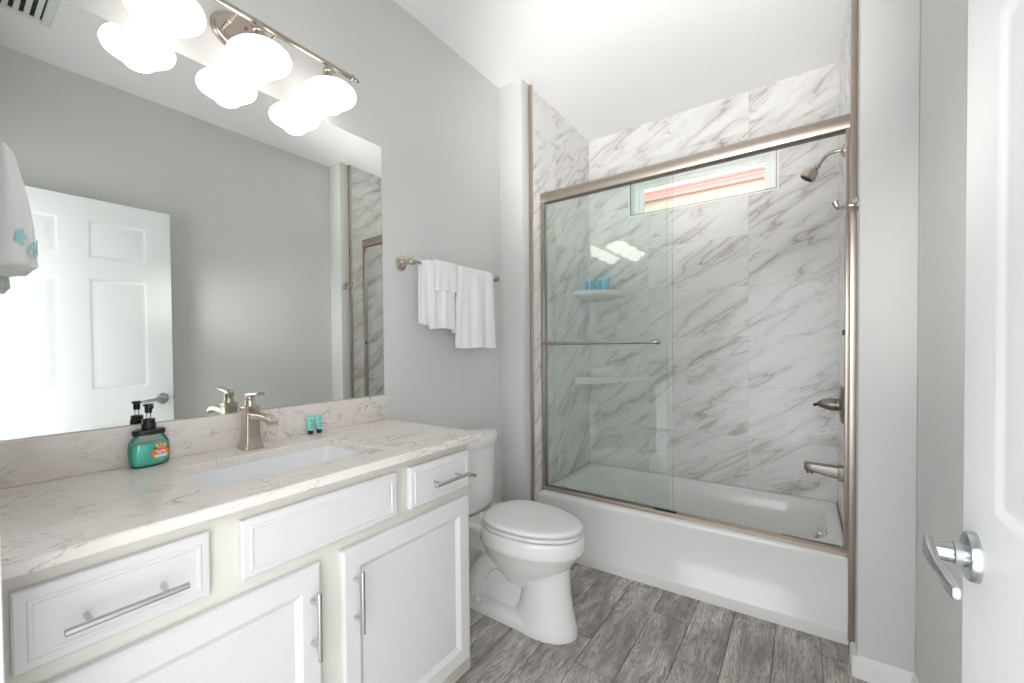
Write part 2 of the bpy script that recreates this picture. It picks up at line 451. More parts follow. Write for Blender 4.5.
def frame_ring(bm, u0, u1, v0, v1, wdt, y0, y1, bev=.002, wb=None):
    wb = wb or wdt
    box(bm, u0, u0+wdt, y0, y1, v0, v1, bev); box(bm, u1-wdt, u1, y0, y1, v0, v1, bev)
    box(bm, u0+wdt, u1-wdt, y0, y1, v0, v0+wb, bev); box(bm, u0+wdt, u1-wdt, y0, y1, v1-wdt, v1, bev)
bm = BM(); frame_ring(bm, WX0+.002, WX1-.002, WZ0+.002, WZ1-.002, .030, 1.083, 1.14, wb=.014)
obj('window_frame', bm, PVC, win)
bm = BM(); frame_ring(bm, WX0+.031, WX1-.031, WZ0+.015, WZ1-.031, .028, 1.098, 1.128, .003, wb=.012)
sash = obj('window_sash', bm, PVC, win)
bm = BM(); box(bm, WX0+.055, WX1-.055, 1.111, 1.115, WZ0+.024, WZ1-.055)
obj('window_pane', bm, PANE, win, smooth=0)

# metal tile edge strips at both ends of the alcove
for nm, x0, x1, lb in (('trim_4', XA-.004, XA+.015, 'slim metal edge strip beside the toilet side marble'),
                       ('trim_5', XB-.011, XJ+.003, 'slim metal edge strip at the right end of the tub')):
    bm = BM(); box(bm, x0, x1, .082, .103, 0.078 if nm == 'trim_5' else .0, H-.002, .003)
    tag(obj(nm, bm, FRAMEM), lb, 'metal strip', kind='structure')

# baseboards
def baseboard(bm, axis, a, b, face, out, z1=.082):
    prof = [(0, 0), (.014, 0), (.014, z1-.022), (.010, z1-.010), (.007, z1), (0, z1)]
    ra = []
    for t in (a, b):
        ra.append([Vector((t, face + out*d, z)) if axis == 'x' else Vector((face + out*d, t, z)) for d, z in prof])
    loft(bm, ra)
bm = BM(); baseboard(bm, 'x', XJ-.012, XW, 0, -1); baseboard(bm, 'y', -.012, .10, XJ, -1)
tag(obj('baseboard_wing', bm, TRIM, smooth=25), 'white baseboard at the foot of the right wing wall', 'baseboard', kind='structure')
bm = BM(); baseboard(bm, 'y', -2.11, -.014, XW, -1)
tag(obj('baseboard_right', bm, TRIM, smooth=25), 'white baseboard along the right wall behind the door', 'baseboard', kind='structure')
bm = BM(); baseboard(bm, 'y', -.96, 0, 0, 1)
tag(obj('baseboard_left', bm, TRIM, smooth=25), 'white baseboard behind the toilet', 'baseboard', kind='structure')
bm = BM(); baseboard(bm, 'x', 0, XA+.012, 0, -1)
tag(obj('baseboard_wing_left', bm, TRIM, smooth=25), 'white baseboard at the foot of the left wing wall', 'baseboard', kind='structure')

# ------------------------------------------------------------------ bathtub
tub = thing('bathtub', 'white alcove bathtub with a plain front apron', 'bathtub', (.83, .6, 0))
YT0, YT1 = .156, .209
def front_y(x): return YT0 + (YT1-YT0)*(x-XA)/(XB-XA)
def skew(p):
    t = (YB-p.y)/(YB-YT0)                       # 1 at the front, 0 at the back
    return Vector((p.x, p.y + (front_y(p.x)-YT0)*max(min(t,1.05),0), p.z))
def tubring(i, z, r, fo=0):
    return [skew(Vector((a, b, z))) for a, b in rrect(XA+i+.001, XB-i-.001, YT0+i-fo, YB-i-.001, r, 10)]
def inner(x0, x1, y0, y1, r, z): return [skew(Vector((a, b, z))) for a, b in rrect(x0, x1, y0, y1, r, 10)]
rings = [tubring(0, .0, .004, .010), tubring(0, .048, .004, .010), tubring(0, .056, .004, .008), tubring(0, .066, .004, 0), tubring(0, .32, .006, 0),
         tubring(0, .340, .008, .003), tubring(.002, .352, .010, .002), tubring(.008, .3585, .012), tubring(.02, ZS, .015),
         inner(XA+.055, XB-.050, YT0+.105, YB-.050, .16, ZS), inner(XA+.062, XB-.056, YT0+.112, YB-.056, .16, ZS-.003),
         inner(XA+.075, XB-.064, YT0+.120, YB-.066, .16, ZS-.016), inner(XA+.13, XB-.075, YT0+.135, YB-.085, .16, .26),
         inner(XA+.24, XB-.095, YT0+.15, YB-.10, .15, .13), inner(XA+.29, XB-.13, YT0+.175, YB-.125, .14, .085),
         inner(XA+.37, XB-.20, YT0+.235, YB-.185, .10, .075)]
bm = BM(); loft(bm, rings, cap0=False)
obj('tub_body', bm, ACRY, tub, smooth=50)
bm = BM(); lathe(bm, [(.0,.010),(.018,.010),(.025,.006),(.027,0)], (1.4555, .50, .328), (-1,0,.14), 28)
op = obj('overflow_plate', bm, CHROME, tub)
bm = BM(); tube(bm, smooth_path([(1.4475,.50,.332),(1.4345,.50,.334),(1.4265,.50,.320),(1.4245,.50,.308)], 4), .007, 10); obj('trip_lever', bm, CHROME, op)
bm = BM(); lathe(bm, [(.0,.006),(.02,.006),(.03,.003),(.033,0)], (1.20, .62, .074), (0,0,1), 24); obj('drain', bm, CHROME, tub)

# ------------------------------------------------------------------ sliding shower door
fr = thing('shower_door_frame', 'bronze toned metal frame of the sliding shower door', 'shower door frame', (.83, .23, ZS))
HY = .2166
HD0, HD1 = 2.092, 2.156
bm = BM()
prof = [(HY+.045, HD0), (HY+.045, HD1), (HY+.012, HD1)] + [(HY + .012 - .012*math.sin(a*PI/12), HD1-.014 + .014*math.cos(a*PI/12)) for a in range(1, 7)] + \
       [(HY, HD0+.010), (HY+.004, HD0+.003), (HY+.010, HD0)]
loft(bm, [[Vector((x, y, z)) for y, z in prof] for x in (XA+.001, XB-.001)])
obj('header_rail', bm, FRAMEM, fr, smooth=40)
bm = BM()
for y0, y1 in ((HY+.010, HY+.013), (HY+.024, HY+.026), (HY+.040, HY+.043)): box(bm, XA+.004, XB-.004, y0, y1, HD0-.001, HD0+.002)
obj('header_channel', bm, DARK, fr, smooth=0)
for x0, x1 in ((XA+.001, XA+.025), (XB-.016, XB-.001)):
    bm = BM(); box(bm, x0, x1, HY+.004, HY+.042, ZS+.001, HD0+.004, .003); obj('side_jamb', bm, FRAMEM, fr)
bm = BM()
tp = [(HY-.006, ZS), (HY-.006, ZS+.010), (HY+.002, ZS+.018), (HY+.008, ZS+.018), (HY+.009, ZS+.012), (HY+.021, ZS+.012), (HY+.022, ZS+.019), (HY+.026, ZS+.019),
      (HY+.027, ZS+.012), (HY+.040, ZS+.012), (HY+.041, ZS+.020), (HY+.046, ZS+.020), (HY+.048, ZS)]
loft(bm, [[Vector((x, y, z)) for y, z in tp] for x in (XA+.002, XB-.002)])
obj('bottom_track', bm, FRAMEM, fr, smooth=30)
bm = BM(); box(bm, XB-.024, XB-.014, HY+.008, HY+.02, 1.262, 1.284, .002); obj('bumper', bm, BLACK, fr)
bm = BM(); box(bm, 1.30, XB-.027, HY+.026, HY+.033, ZS+.012, ZS+.020, .001); obj('guide_block', bm, BLACK, fr)
bm = BM(); box(bm, .78, .885, HY+.021, HY+.026, ZS+.012, ZS+.023, .001); obj('guide_block', bm, BLACK, fr)
# two clear panels, both slid to the left
def panel(y, x1, label, bar):
    p_ = thing('shower_glass_panel', label, 'glass panel', ((XA+.03+x1)/2, y, ZS+.02), 'sliding glass shower panels')
    bm = BM(); box(bm, XA+.028, x1, y, y+.006, ZS+.014, HD0+.001); o = obj('glass_pane', bm, [GLASS, GEDGE], p_, smooth=0)
    for f in o.data.polygons: f.material_index = 0 if abs(f.normal.y) > .9 else 1
    if bar:
        bm = BM(); z = 1.245; yb = y - .034
        tube(bm, smooth_path([(.172, y, z), (.172, yb+.010, z), (.186, yb, z), (.30, yb, z), (.66, yb, z), (.790, yb, z), (.803, yb+.010, z), (.803, y, z)], 6), .0085, 14)
        b_ = obj('towel_rail', bm, NICK, p_)
        for x in (.172, .803):
            bm = BM(); lathe(bm, [(.013, 0), (.013, .005), (.009, .008), (0, .008)], (x, y, z), (0,-1,0), 20); obj('rail_mount', bm, NICK, b_)
    return p_
panel(HY+.0135, .846, 'front clear glass shower panel carrying the metal towel rail', True)
panel(HY+.0300, .866, 'rear clear glass shower panel without a rail, slid behind the other', False)

# ------------------------------------------------------------------ shower fittings
def shower():
    t = thing('shower_sprayer', 'brushed nickel shower head on a curved arm', 'shower head', (XB, .60, 2.13))
    bm = BM(); lathe(bm, [(.032, 0), (.032, .003), (.024, .010), (.014, .014), (0, .014)], (XB, .60, 2.135), (-1,0,0), 28); obj('flange', bm, NICK, t)
    bm = BM(); tube(bm, smooth_path([(XB, .60, 2.135), (XB-.03, .60, 2.140), (XB-.065, .60, 2.128), (XB-.095, .60, 2.088)], 7), .0085, 14); obj('arm', bm, NICK, t)
    d = Vector((-.62, 0, -.78)).normalized(); o = Vector((XB-.092, .60, 2.092))
    bm = BM(); lathe(bm, [(.0, -.002), (.012, 0), (.014, .008), (.011, .014), (.016, .022), (.027, .038), (.033, .058), (.034, .068), (.031, .072), (0, .070)], o, d, 28)
    obj('spray_head', bm, NICK, t)
    bm = BM(); lathe(bm, [(.026, .0705), (.026, .074), (.0, .074)], o, d, 24); obj('spray_face', bm, DARK, t)
shower()
VZ = .936
v = thing('shower_valve', 'nickel shower valve handle on a round wall plate', 'shower valve', (XB, .60, VZ))
bm = BM(); lathe(bm, [(.088, 0), (.088, .003), (.082, .008), (.05, .014), (.03, .016), (0, .016)], (XB, .60, VZ), (-1,0,0), 40); obj('wall_plate', bm, NICKD, v)
bm = BM(); lathe(bm, [(.030, .012), (.030, .026), (.026, .027), (.026, .030), (.030, .031), (.030, .044), (.026, .046), (0, .046)], (XB, .60, VZ), (-1,0,0), 28); obj('valve_sleeve', bm, NICKD, v)
bm = BM()
pts = smooth_path([(XB-.040, .60, VZ), (XB-.054, .60, VZ+.001), (XB-.070, .60, VZ+.001), (XB-.084, .60, VZ-.001), (XB-.094, .60, VZ-.003)], 5)
tube(bm, pts, [.030 - .022*(i/(len(pts)-1))**1.7 for i in range(len(pts))], 18); hd = obj('handle', bm, NICKD, v)
bm = BM(); tube(bm, [(XB-.090, .60, VZ-.002), (XB-.102, .60, VZ-.005), (XB-.106, .60, VZ-.012)], [.0075, .008, .006], 12); obj('handle_tip', bm, BLACK, hd)
PZ = .612
s = thing('tub_spout', 'nickel tub spout low on the right tile wall', 'tub spout', (XB, .60, PZ))
bm = BM()
ss = [(0, .034, .034, .0), (.016, .034, .034, 0), (.018, .031, .029, .001), (.06, .029, .025, .006), (.11, .026, .021, .011), (.136, .024, .019, .013), (.142, .021, .015, .013)]
loft(bm, [[Vector((XB - d, .60 + a, PZ + dz + b)) for a, b in rrect(-w_, w_, -h_, h_, .008, 5)] for d, w_, h_, dz in ss]); obj('spout_body', bm, NICKD, s, smooth=50)
bm = BM(); lathe(bm, [(.0,0),(.013, 0), (.014, .016), (.0, .017)], (XB-.120, .60, PZ-.004), (0,0,-1), 20); obj('outlet', bm, NICKD, s)
# robe hook on the white return
hk = thing('robe_hook', 'nickel double robe hook on the right wing wall edge', 'robe hook', (XJ, .03, 1.742))
bm = BM(); lathe(bm, [(.026, 0), (.026, .004), (.021, .010), (.011, .014), (.010, .026), (.0, .028)], (XJ, .035, 1.742), (-1,0,0), 28); obj('rosette', bm, NICK, hk)
for sg, up in ((1, .026), (-1, .016)):
    bm = BM()
    tube(bm, smooth_path([(XJ-.020, .035, 1.740), (XJ-.042, .035+.010*sg, 1.738+.003*sg), (XJ-.056, .035+.022*sg, 1.741+.005*sg), (XJ-.066, .035+.030*sg, 1.744+up)], 5), [.0065]*11+[.0075]*5, 10)
    obj('prong', bm, NICK, hk)

# corner shelves
def shelf(z, ra, rb, label, lip, curved):
    t = thing('corner_shelf', label, 'corner shelf', (XA, YB, z), 'corner shelves in the tub alcove')
    bm = BM(); n = 20
    def ring(s, zz):
        out = [Vector((XA+.0005, YB-.0005, zz))]
        for i in range(n+1):
            a = PI/2*i/n; k = 1.0 if curved else 1/(math.cos(a)+math.sin(a))**.8
            out.append(Vector((XA + rb*s*math.cos(a)*k, YB - ra*s*math.sin(a)*k, zz)))
        return out
    loft(bm, [ring(.30, z-.060), ring(.62, z-.048), ring(.93, z-.036), ring(.985, z-.030), ring(1, z-.024), ring(1, z-.002), ring(.985, z)] if curved else
             [ring(.95, z-.046), ring(1, z-.040), ring(1, z-.002), ring(.985, z)])
    obj('shelf_body', bm, PORC, t)
    if lip:
        bm = BM()
        loft(bm, [ring(.955, z-.001)[1:] + ring(1, z-.001)[1:][::-1], ring(.96, z+.008)[1:] + ring(.992, z+.008)[1:][::-1]])
        obj('shelf_lip', bm, PORC, t)
    return t
shelf(1.612, .300, .275, 'upper white corner shelf holding two blue packets', False, True)
shelf(1.000, .27, .20, 'lower white corner shelf, empty, with a raised lip', True, False)
for i, (x0, lb) in enumerate(((.166, 'light blue packet on the upper corner shelf, nearer the left wall'),
                              (.262, 'light blue packet on the upper corner shelf, nearer the window wall'))):
    y = .880
    t = thing('soap_packet', lb, 'packet', (x0+.035, y, 1.612), 'blue packets on the upper corner shelf')
    bm = BM(); box(bm, x0, x0+.070, y-.011, y+.011, 1.6122, 1.706, .003); obj('packet_body', bm, BLUEB, t)
    bm = BM(); box(bm, x0+.003, x0+.067, y-.0116, y-.0105, 1.694, 1.704); box(bm, x0+.031, x0+.039, y-.0116, y-.0105, 1.618, 1.694)
    obj('packet_print', bm, BLUEL, t, smooth=0)

# ------------------------------------------------------------------ vanity cabinet
YC0, YC1 = -2.134, -.966
XF, XD = .474, .4935             # face frame, door fronts
van = thing('vanity_cabinet', 'long white vanity cabinet with panel doors under the countertop', 'vanity', (.24, -1.545, 0))
bm = BM(); box(bm, XF-.02, XF, YC0, YC1, .095, .902, .001); box(bm, .002, XF-.0195, YC0, YC0+.018, .095, .902)
box(bm, .002, XF-.0195, YC1-.018, YC1, .095, .902, .001); box(bm, .002, XF-.0195, YC0+.018, YC1-.018, .095, .113)
box(bm, XF-.085, XF-.07, YC0, YC1-.004, 0, .0955); box(bm, .002, XF-.085, YC1-.022, YC1-.004, 0, .0955)
obj('cabinet_body', bm, CABC, van)
def slab(bm, y0, y1, z0, z1, rings):
    """rings: (inset, x)"""
    loft(bm, [[Vector((x, a, b)) for a, b in ((y0+i, z0+i), (y1-i, z0+i), (y1-i, z1-i), (y0+i, z1-i))] for i, x in rings])
DR = [(0, XF+.001), (0, XD-.006), (.003, XD-.0035), (.012, XD-.002), (.0155, XD-.002), (.018, XD), (.0225, XD), (.025, XD-.0022), (.030, XD-.0022)]
DD = [(0, XF+.001), (0, XD-.006), (.004, XD-.002), (.008, XD), (.052, XD), (.055, XD-.002), (.064, XD-.007), (.068, XD-.010), (.074, XD-.010)]
def bar_pull(parent, p, q, name='bar_handle'):
    """bar from p to q standing off the front; two posts"""
    p, q = Vector(p), Vector(q); d = (q-p).normalized(); L = (q-p).length
    bm = BM(); lathe(bm, [(0, 0), (.0048, 0), (.0058, .001), (.0058, L-.001), (.0048, L), (0, L)], p, d, 18)
    for f in (.19, .81):
        c = p + d*L*f; lathe(bm, [(0, 0), (.0045, 0), (.0045, c.x-XD), (0, c.x-XD)], (XD, c.y, c.z), (1,0,0), 14)
    return obj(name, bm, STEEL, parent)
def front(name, y0, y1, z0, z1, rings, label=None):
    bm = BM(); slab(bm, y0, y1, z0, z1, rings); o = obj(name, bm, CABW, van, smooth=20)
    if label: o['label'] = label
    return o
XH = XD + .034
d1 = front('drawer', -2.104, -1.829, .752, .876, DR, 'left drawer front with a long steel bar handle'); bar_pull(d1, (XH, -2.051, .807), (XH, -1.880, .807))
front('false_front', -1.768, -1.326, .752, .876, DR, 'blank panel under the sink')
d2 = front('drawer', -1.272, -.982, .752, .876, DR, 'right drawer front with a steel bar handle'); bar_pull(d2, (XH, -1.202, .811), (XH, -1.030, .811))
e1 = front('door', -2.110, -1.581, .154, .719, DD); bar_pull(e1, (XH, -1.611, .512), (XH, -1.611, .671))
e2 = front('door', -1.520, -.989, .154, .719, DD); bar_pull(e2, (XH, -1.485, .510), (XH, -1.485, .669))

# countertop with an undermount cut-out
ct = thing('countertop', 'pale veined quartz countertop with a sink cut-out', 'countertop', (.25, -1.52, .903))
CX1, CY0, CY1, CZ0, CZ1 = .504, -2.134, -.922, .903, .927
SX0, SX1, SY0, SY1 = .142, .393, -1.776, -1.308
bm = BM(); e = .003
loft(bm, [rr3(.001, CX1-e, CY0, CY1-e, .004, CZ0), rr3(.001, CX1, CY0, CY1, .005, CZ0+e), rr3(.001, CX1, CY0, CY1, .005, CZ1-e), rr3(.001, CX1-e, CY0, CY1-e, .004, CZ1),
          rr3(SX0-.002, SX1+.002, SY0-.002, SY1+.002, .028, CZ1), rr3(SX0, SX1, SY0, SY1, .026, CZ1-.002), rr3(SX0, SX1, SY0, SY1, .026, CZ0)], wrap=True)
obj('worktop', bm, QUARTZ, ct, smooth=40)
bm = BM(); box(bm, .001, .020, CY0, -.922, CZ1+.0003, 1.0305, .0015); obj('backsplash', bm, QUARTZ, ct)
# sink
sk = thing('sink', 'white rectangular undermount sink set in the countertop', 'sink', (.27, -1.542, .76))
bm = BM()
loft(bm, [rr3(SX0-.022, SX1+.022, SY0-.022, SY1+.022, .03, CZ0-.0005), rr3(SX0-.004, SX1+.004, SY0-.004, SY1+.004, .030, CZ0-.0005), rr3(SX0-.002, SX1+.002, SY0-.002, SY1+.002, .030, CZ0-.006),
          rr3(SX0+.006, SX1-.006, SY0+.008, SY1-.02, .034, .84), rr3(SX0+.020, SX1-.020, SY0+.03, SY1-.06, .045, .795), rr3(SX0+.045, SX1-.045, SY0+.07, SY1-.11, .05, .782),
          rr3(.26, .275, -1.55, -1.535, .006, .778), rr3(.26, .275, -1.55, -1.535, .006, .768),
          rr3(SX0+.03, SX1-.03, SY0+.06, SY1-.10, .05, .770), rr3(SX0-.004, SX1+.004, SY0, SY1, .05, .80), rr3(SX0-.022, SX1+.022, SY0-.022, SY1+.022, .03, CZ0-.012)], wrap=True)
obj('basin', bm, SINKW, sk, smooth=50)
bm = BM(); lathe(bm, [(0, .006), (.016, .005), (.022, .002), (.022, 0), (0, 0)], (.2675, -1.5425, .779), (0,0,1), 24); obj('drain', bm, CHROME, sk)

# faucet: square flared column, flat spout, lever on a domed cap
fa = thing('faucet', 'brushed nickel single lever faucet behind the sink', 'faucet', (.075, -1.545, CZ1))
fx, fy, z0 = .075, -1.545, CZ1
bm = BM()
def sq(h, z, r=.005, dx=0): return rr3(fx-h+dx, fx+h+dx, fy-h, fy+h, r, z, 4)
loft(bm, [sq(.030, z0+.0003), sq(.030, z0+.006), sq(.027, z0+.012), sq(.0235, z0+.024), sq(.0215, z0+.040), sq(.0210, z0+.10), sq(.0210, z0+.120), sq(.0225, z0+.124), sq(.0225, z0+.129), sq(.019, z0+.1305)])
body = obj('faucet_body', bm, NICK, fa, smooth=35)
bm = BM(); sp = [(.016, .100, .015, .011), (.05, .102, .015, .010), (.08, .1035, .015, .009), (.108, .103, .0155, .009), (.126, .098, .016, .009), (.136, .090, .016, .0075)]
rg = []
for i, (d, h, a, b) in enumerate(sp):
    q0 = sp[max(i-1,0)]; q1 = sp[min(i+1, len(sp)-1)]; t = Vector((q1[0]-q0[0], 0, q1[1]-q0[1])).normalized(); nrm = Vector((-t.z, 0, t.x))
    rg.append([Vector((fx+d, fy+u_, z0+h)) + nrm*v_ for u_, v_ in rrect(-a, a, -b, b, .004, 4)])
loft(bm, rg); obj('spout', bm, NICK, fa, smooth=40)
bm = BM(); lathe(bm, [(.017, 0), (.017, .004), (.0145, .008), (.0145, .020), (.016, .024), (.014, .030), (.0, .032)], (fx, fy, z0+.1295), (0,0,1), 24); cap_ = obj('cap', bm, NICK, fa)
bm = BM()
loft(bm, [[Vector((fx+d, fy+u_, z0+h+v_)) for u_, v_ in rrect(-a, a, -b, b, min(a,b)*.6, 4)] for d, h, a, b in ((-.020, .160, .009, .005), (-.010, .164, .012, .006), (.02, .167, .010, .0055), (.05, .170, .009, .005), (.075, .172, .0085, .0045), (.078, .172, .007, .003))])
obj('lever', bm, NICK, fa, smooth=40)

# soap dispenser
sx, sy = .052, -1.805
so = thing('soap_dispenser', 'clear pump bottle of teal hand soap with an orange floral label', 'soap dispenser', (sx, sy, CZ1))
dv = Vector((1.376-sx, -2.174-sy, 0)).normalized(); fa_ = Vector((dv.x, dv.y, 0)); side = Vector((-dv.y, dv.x, 0))
fa_ = (fa_*.93 + side*.36).normalized(); side = Vector((-fa_.y, fa_.x, 0))
def supr(a, b, z, n=48, e=2.6):
    out = []
    for i in range(n):
        t = 2*PI*i/n; c, s_ = math.cos(t), math.sin(t)
        out.append(Vector((sx, sy, z)) + side*(a*math.copysign(abs(c)**(2/e), c)) + fa_*(b*math.copysign(abs(s_)**(2/e), s_)))
    return out
SB = [(a*1.07, b*1.05, z) for a, b, z in [(.034,.017,0), (.040,.021,.003), (.0425,.0235,.010), (.044,.0245,.028), (.044,.0245,.048), (.042,.0235,.062), (.037,.021,.072), (.033,.019,.077), (.031,.018,.082)]]
bm = BM(); loft(bm, [supr(a, b, CZ1+.0006+z) for a, b, z in SB]); bot = obj('bottle', bm, CLEARP, so, smooth=60)
bm = BM(); loft(bm, [supr(a-.0018, b-.0018, CZ1+.0025+z*.98) for a, b, z in SB[:5]] + [supr(.0430, .0225, CZ1+.060)]); obj('liquid_soap', bm, SOAP, so, smooth=60)
bm = BM(); loft(bm, [supr(.036, .021, CZ1+.083, e=2.2), supr(.0385, .0235, CZ1+.0835, e=2.2), supr(.0385, .0235, CZ1+.0945, e=2.2), supr(.037, .022, CZ1+.096, e=2.2)]); obj('collar', bm, BLACK, so)
bm = BM(); lathe(bm, [(.016, .095), (.0165, .097), (.0165, .112), (.0150, .113), (.0150, .122), (.012, .124), (0, .124)], (sx, sy, CZ1), (0,0,1), 28); pc = obj('pump_collar', bm, BLACK, so)
bm = BM(); lathe(bm, [(.0055, .124), (.0055, .140), (.0, .140)], (sx, sy, CZ1), (0,0,1), 16); obj('pump_stem', bm, CLEARP, so)
bm = BM(); lathe(bm, [(.008, .139), (.0085, .146), (.0085, .156), (.012, .157), (.0125, .160), (.010, .1625), (0, .163)], (sx, sy, CZ1), (0,0,1), 24)
tube(bm, [Vector((sx, sy, CZ1+.159)), Vector((sx, sy, CZ1+.158)) + fa_*.012, Vector((sx, sy, CZ1+.154)) + fa_*.022], .0045, 10)
obj('pump_head', bm, BLACK, so)
# wrap-round label, painted shape by shape
bm = BM(); nu, nv_ = 40, 34; zlo, zhi = .014, .062
def bsurf(u, z):                                  # u: metres across the front face
    a = .0477; b = .0264
    c = max(min(u/a, .985), -.985); s_ = (1-abs(c)**2.6)**(1/2.6)
    return Vector((sx, sy, CZ1+z)) + side*(a*c) + fa_*(b*s_)
lu0, lu1 = -.006, .040
G = [[bm.verts.new(bsurf(lu0+(lu1-lu0)*i/nu, zlo+(zhi-zlo)*j/nv_)) for j in range(nv_+1)] for i in range(nu+1)]
cu, cz = .018, .036
for i in range(nu):
    for j in range(nv_):
        u = lu0+(lu1-lu0)*(i+.5)/nu; z = zlo+(zhi-zlo)*(j+.5)/nv_; x, y = (u-cu)/.021, (z-cz)/.0215
        rr = math.hypot(x, y); mi = None
        if rr < 1: mi = 0 if y < -.15 else 5
        if rr < 1 and rr > .90 and y < .2: mi = 1
        if abs(y - .1 + .12*x*x) < .34 and abs(x) < 1.06: mi = 1
        if mi == 1 and abs(y - .06 - .1*math.sin(9*x)) < .09 and abs(x) < .6 and rr < .85: mi = 2     # pale script-like stroke
        for fx_, fy_, fr_, mm in ((-.15,.52,.26,3), (.22,.48,.22,3), (.5,.74,.22,4), (-.45,.80,.2,4), (.05,.88,.2,4)):
            dd = math.hypot(x-fx_, y-fy_)
            if dd < fr_*(1+.25*math.cos(5*math.atan2(y-fy_, x-fx_))): mi = mm
            if dd < fr_*.3: mi = 4 if mm == 3 else 1
        if mi == 0 and y < -.55 and abs(y+.72) < .08: mi = 6
        if mi is not None: bm.faces.new((G[i][j], G[i+1][j], G[i+1][j+1], G[i][j+1])).material_index = mi
bmesh.ops.delete(bm, geom=[v_ for v_ in bm.verts if not v_.link_faces], context='VERTS')
obj('label', bm, [BLUEL, ORANGE, WHITE, PINK, YELL, LEAFG, TEALD], so, smooth=60)

# two little toiletry tubes standing on their caps
def toiletry(x, y, label):
    t = thing('toiletry_tube', label, 'toiletry tube', (x, y, CZ1), 'aqua toiletry tubes by the faucet')
    bm = BM(); lathe(bm, [(0, .0003), (.0085, .0003), (.009, .001), (.009, .013), (.008, .0142), (0, .0142)], (x, y, CZ1), (0,0,1), 20); obj('tube_cap', bm, BLACK, t)
    bm = BM(); rg = []
    for f, a, b in ((0, .0095, .0095), (.05, .0110, .0105), (.5, .0122, .0075), (.85, .0132, .0030), (.87, .0135, .0012), (1, .0135, .0010)):
        rg.append([Vector((x + b*math.sin(2*PI*i/28), y + a*math.cos(2*PI*i/28), CZ1+.0142+.050*f)) for i in range(28)])
    loft(bm, rg); tb = obj('tube_body', bm, TEALT, t, smooth=50)
    bm = BM()
    for dz, hw, hh in ((.036, .0055, .0022), (.031, .0035, .0016), (.012, .0050, .0010), (.009, .0040, .0010)):
        f = dz/.05; b = .0075 + (.0105-.0075)*(1-f*2) if f < .5 else .0075 + (.003-.0075)*(f-.5)/.35
        box(bm, x+b-.0012, x+b+.0004, y-hw, y+hw, CZ1+.0142+dz-hh, CZ1+.0142+dz+hh)
    for k in range(4): box(bm, x+.0082, x+.0090, y-.005+.003*k, y-.0036+.003*k, CZ1+.032, CZ1+.038)
    obj('tube_print', bm, TEALD, tb, smooth=0)
toiletry(.036, -1.311, 'small aqua tube with black cap, the one nearer the faucet')
toiletry(.036, -1.276, 'small aqua tube with black cap, the one farther from the faucet')

# ------------------------------------------------------------------ mirror
mr = thing('wall_mirror', 'large frameless mirror over the vanity', 'mirror', (.003, -1.52, 1.0315))
bm = BM(); box(bm, .0005, .0025, -2.132, -.929, 1.0315, 2.0784); o = obj('mirror_glass', bm, [MIRROR, DARK], mr, smooth=0)
for p_ in o.data.polygons: p_.material_index = 0 if p_.normal.x > .9 else 1
for y in (-2.02, -1.97):
    bm = BM(); box(bm, .0005, .009, y-.009, y+.009, 2.070, 2.084, .002); obj('mirror_clip', bm, CLEARP, mr)

# ------------------------------------------------------------------ vanity light
LX, LY, LZ = .112, -1.515, 2.213
vl = thing('vanity_light', 'three shade vanity light bar above the mirror', 'wall lamp', (0, LY, LZ))
bm = BM()
def ell(a, b, x): return [Vector((x, LY + a*math.cos(2*PI*i/48), LZ+.007 + b*math.sin(2*PI*i/48))) for i in range(48)]
loft(bm, [ell(.097, .062, .0008), ell(.097, .062, .008), ell(.094, .059, .013), ell(.089, .055, .013), ell(.086, .052, .016), ell(.06, .035, .020), ell(.02, .012, .022)])
obj('wall_plate', bm, NICK, vl, smooth=30)
bm = BM(); lathe(bm, [(.005, .018), (.005, .024), (.003, .027), (0, .027)], (0, LY+.005, LZ+.030), (1,0,0), 14); obj('screw', bm, REDB, vl)
bm = BM(); lathe(bm, [(0, 0), (.0085, 0), (.0085, .690), (0, .690)], (LX, LY-.345, LZ), (0,1,0), 20); obj('bar', bm, NICK, vl)
for s_ in (-1, 1):
    bm = BM(); lathe(bm, [(.0085, 0), (.0115, .003), (.0115, .008), (.006, .011), (.006, .016), (.009, .019), (.009, .024), (.004, .029), (.0035, .036), (0, .038)], (LX, LY+s_*.345, LZ), (0,s_,0), 18); obj('finial', bm, NICK, vl)
    bm = BM(); lathe(bm, [(0, .012), (.006, .012), (.006, .05), (.0075, .052), (.0075, .058), (.006, .06), (.006, LX), (0, LX)], (0, LY+s_*.062, LZ), (1,0,0), 14); obj('arm', bm, NICK, vl)
def shade(y):
    bm = BM(); lathe(bm, [(.0, -.004), (.010, -.006), (.012, -.016), (.021, -.019), (.022, -.030), (.020, -.033), (.0225, -.036), (.0225, -.058), (.026, -.062), (.026, -.070), (0, -.070)], (LX, y, LZ), (0,0,1), 28)
    k = obj('lamp_socket', bm, NICK, vl)
    bm = BM(); lathe(bm, [(.016, 2.149), (.030, 2.146), (.055, 2.138), (.078, 2.127), (.090, 2.115), (.0925, 2.107), (.090, 2.099), (.080, 2.092), (.064, 2.087), (.054, 2.083), (.048, 2.076), (.0435, 2.066), (.036, 2.057), (.024, 2.0505), (.012, 2.048), (0, 2.0475)], (LX, y, 0), (0,0,1), 44)
    obj('glass_shade', bm, SHADE, vl, smooth=80)
for y in (LY-.25, LY, LY+.25): shade(y)

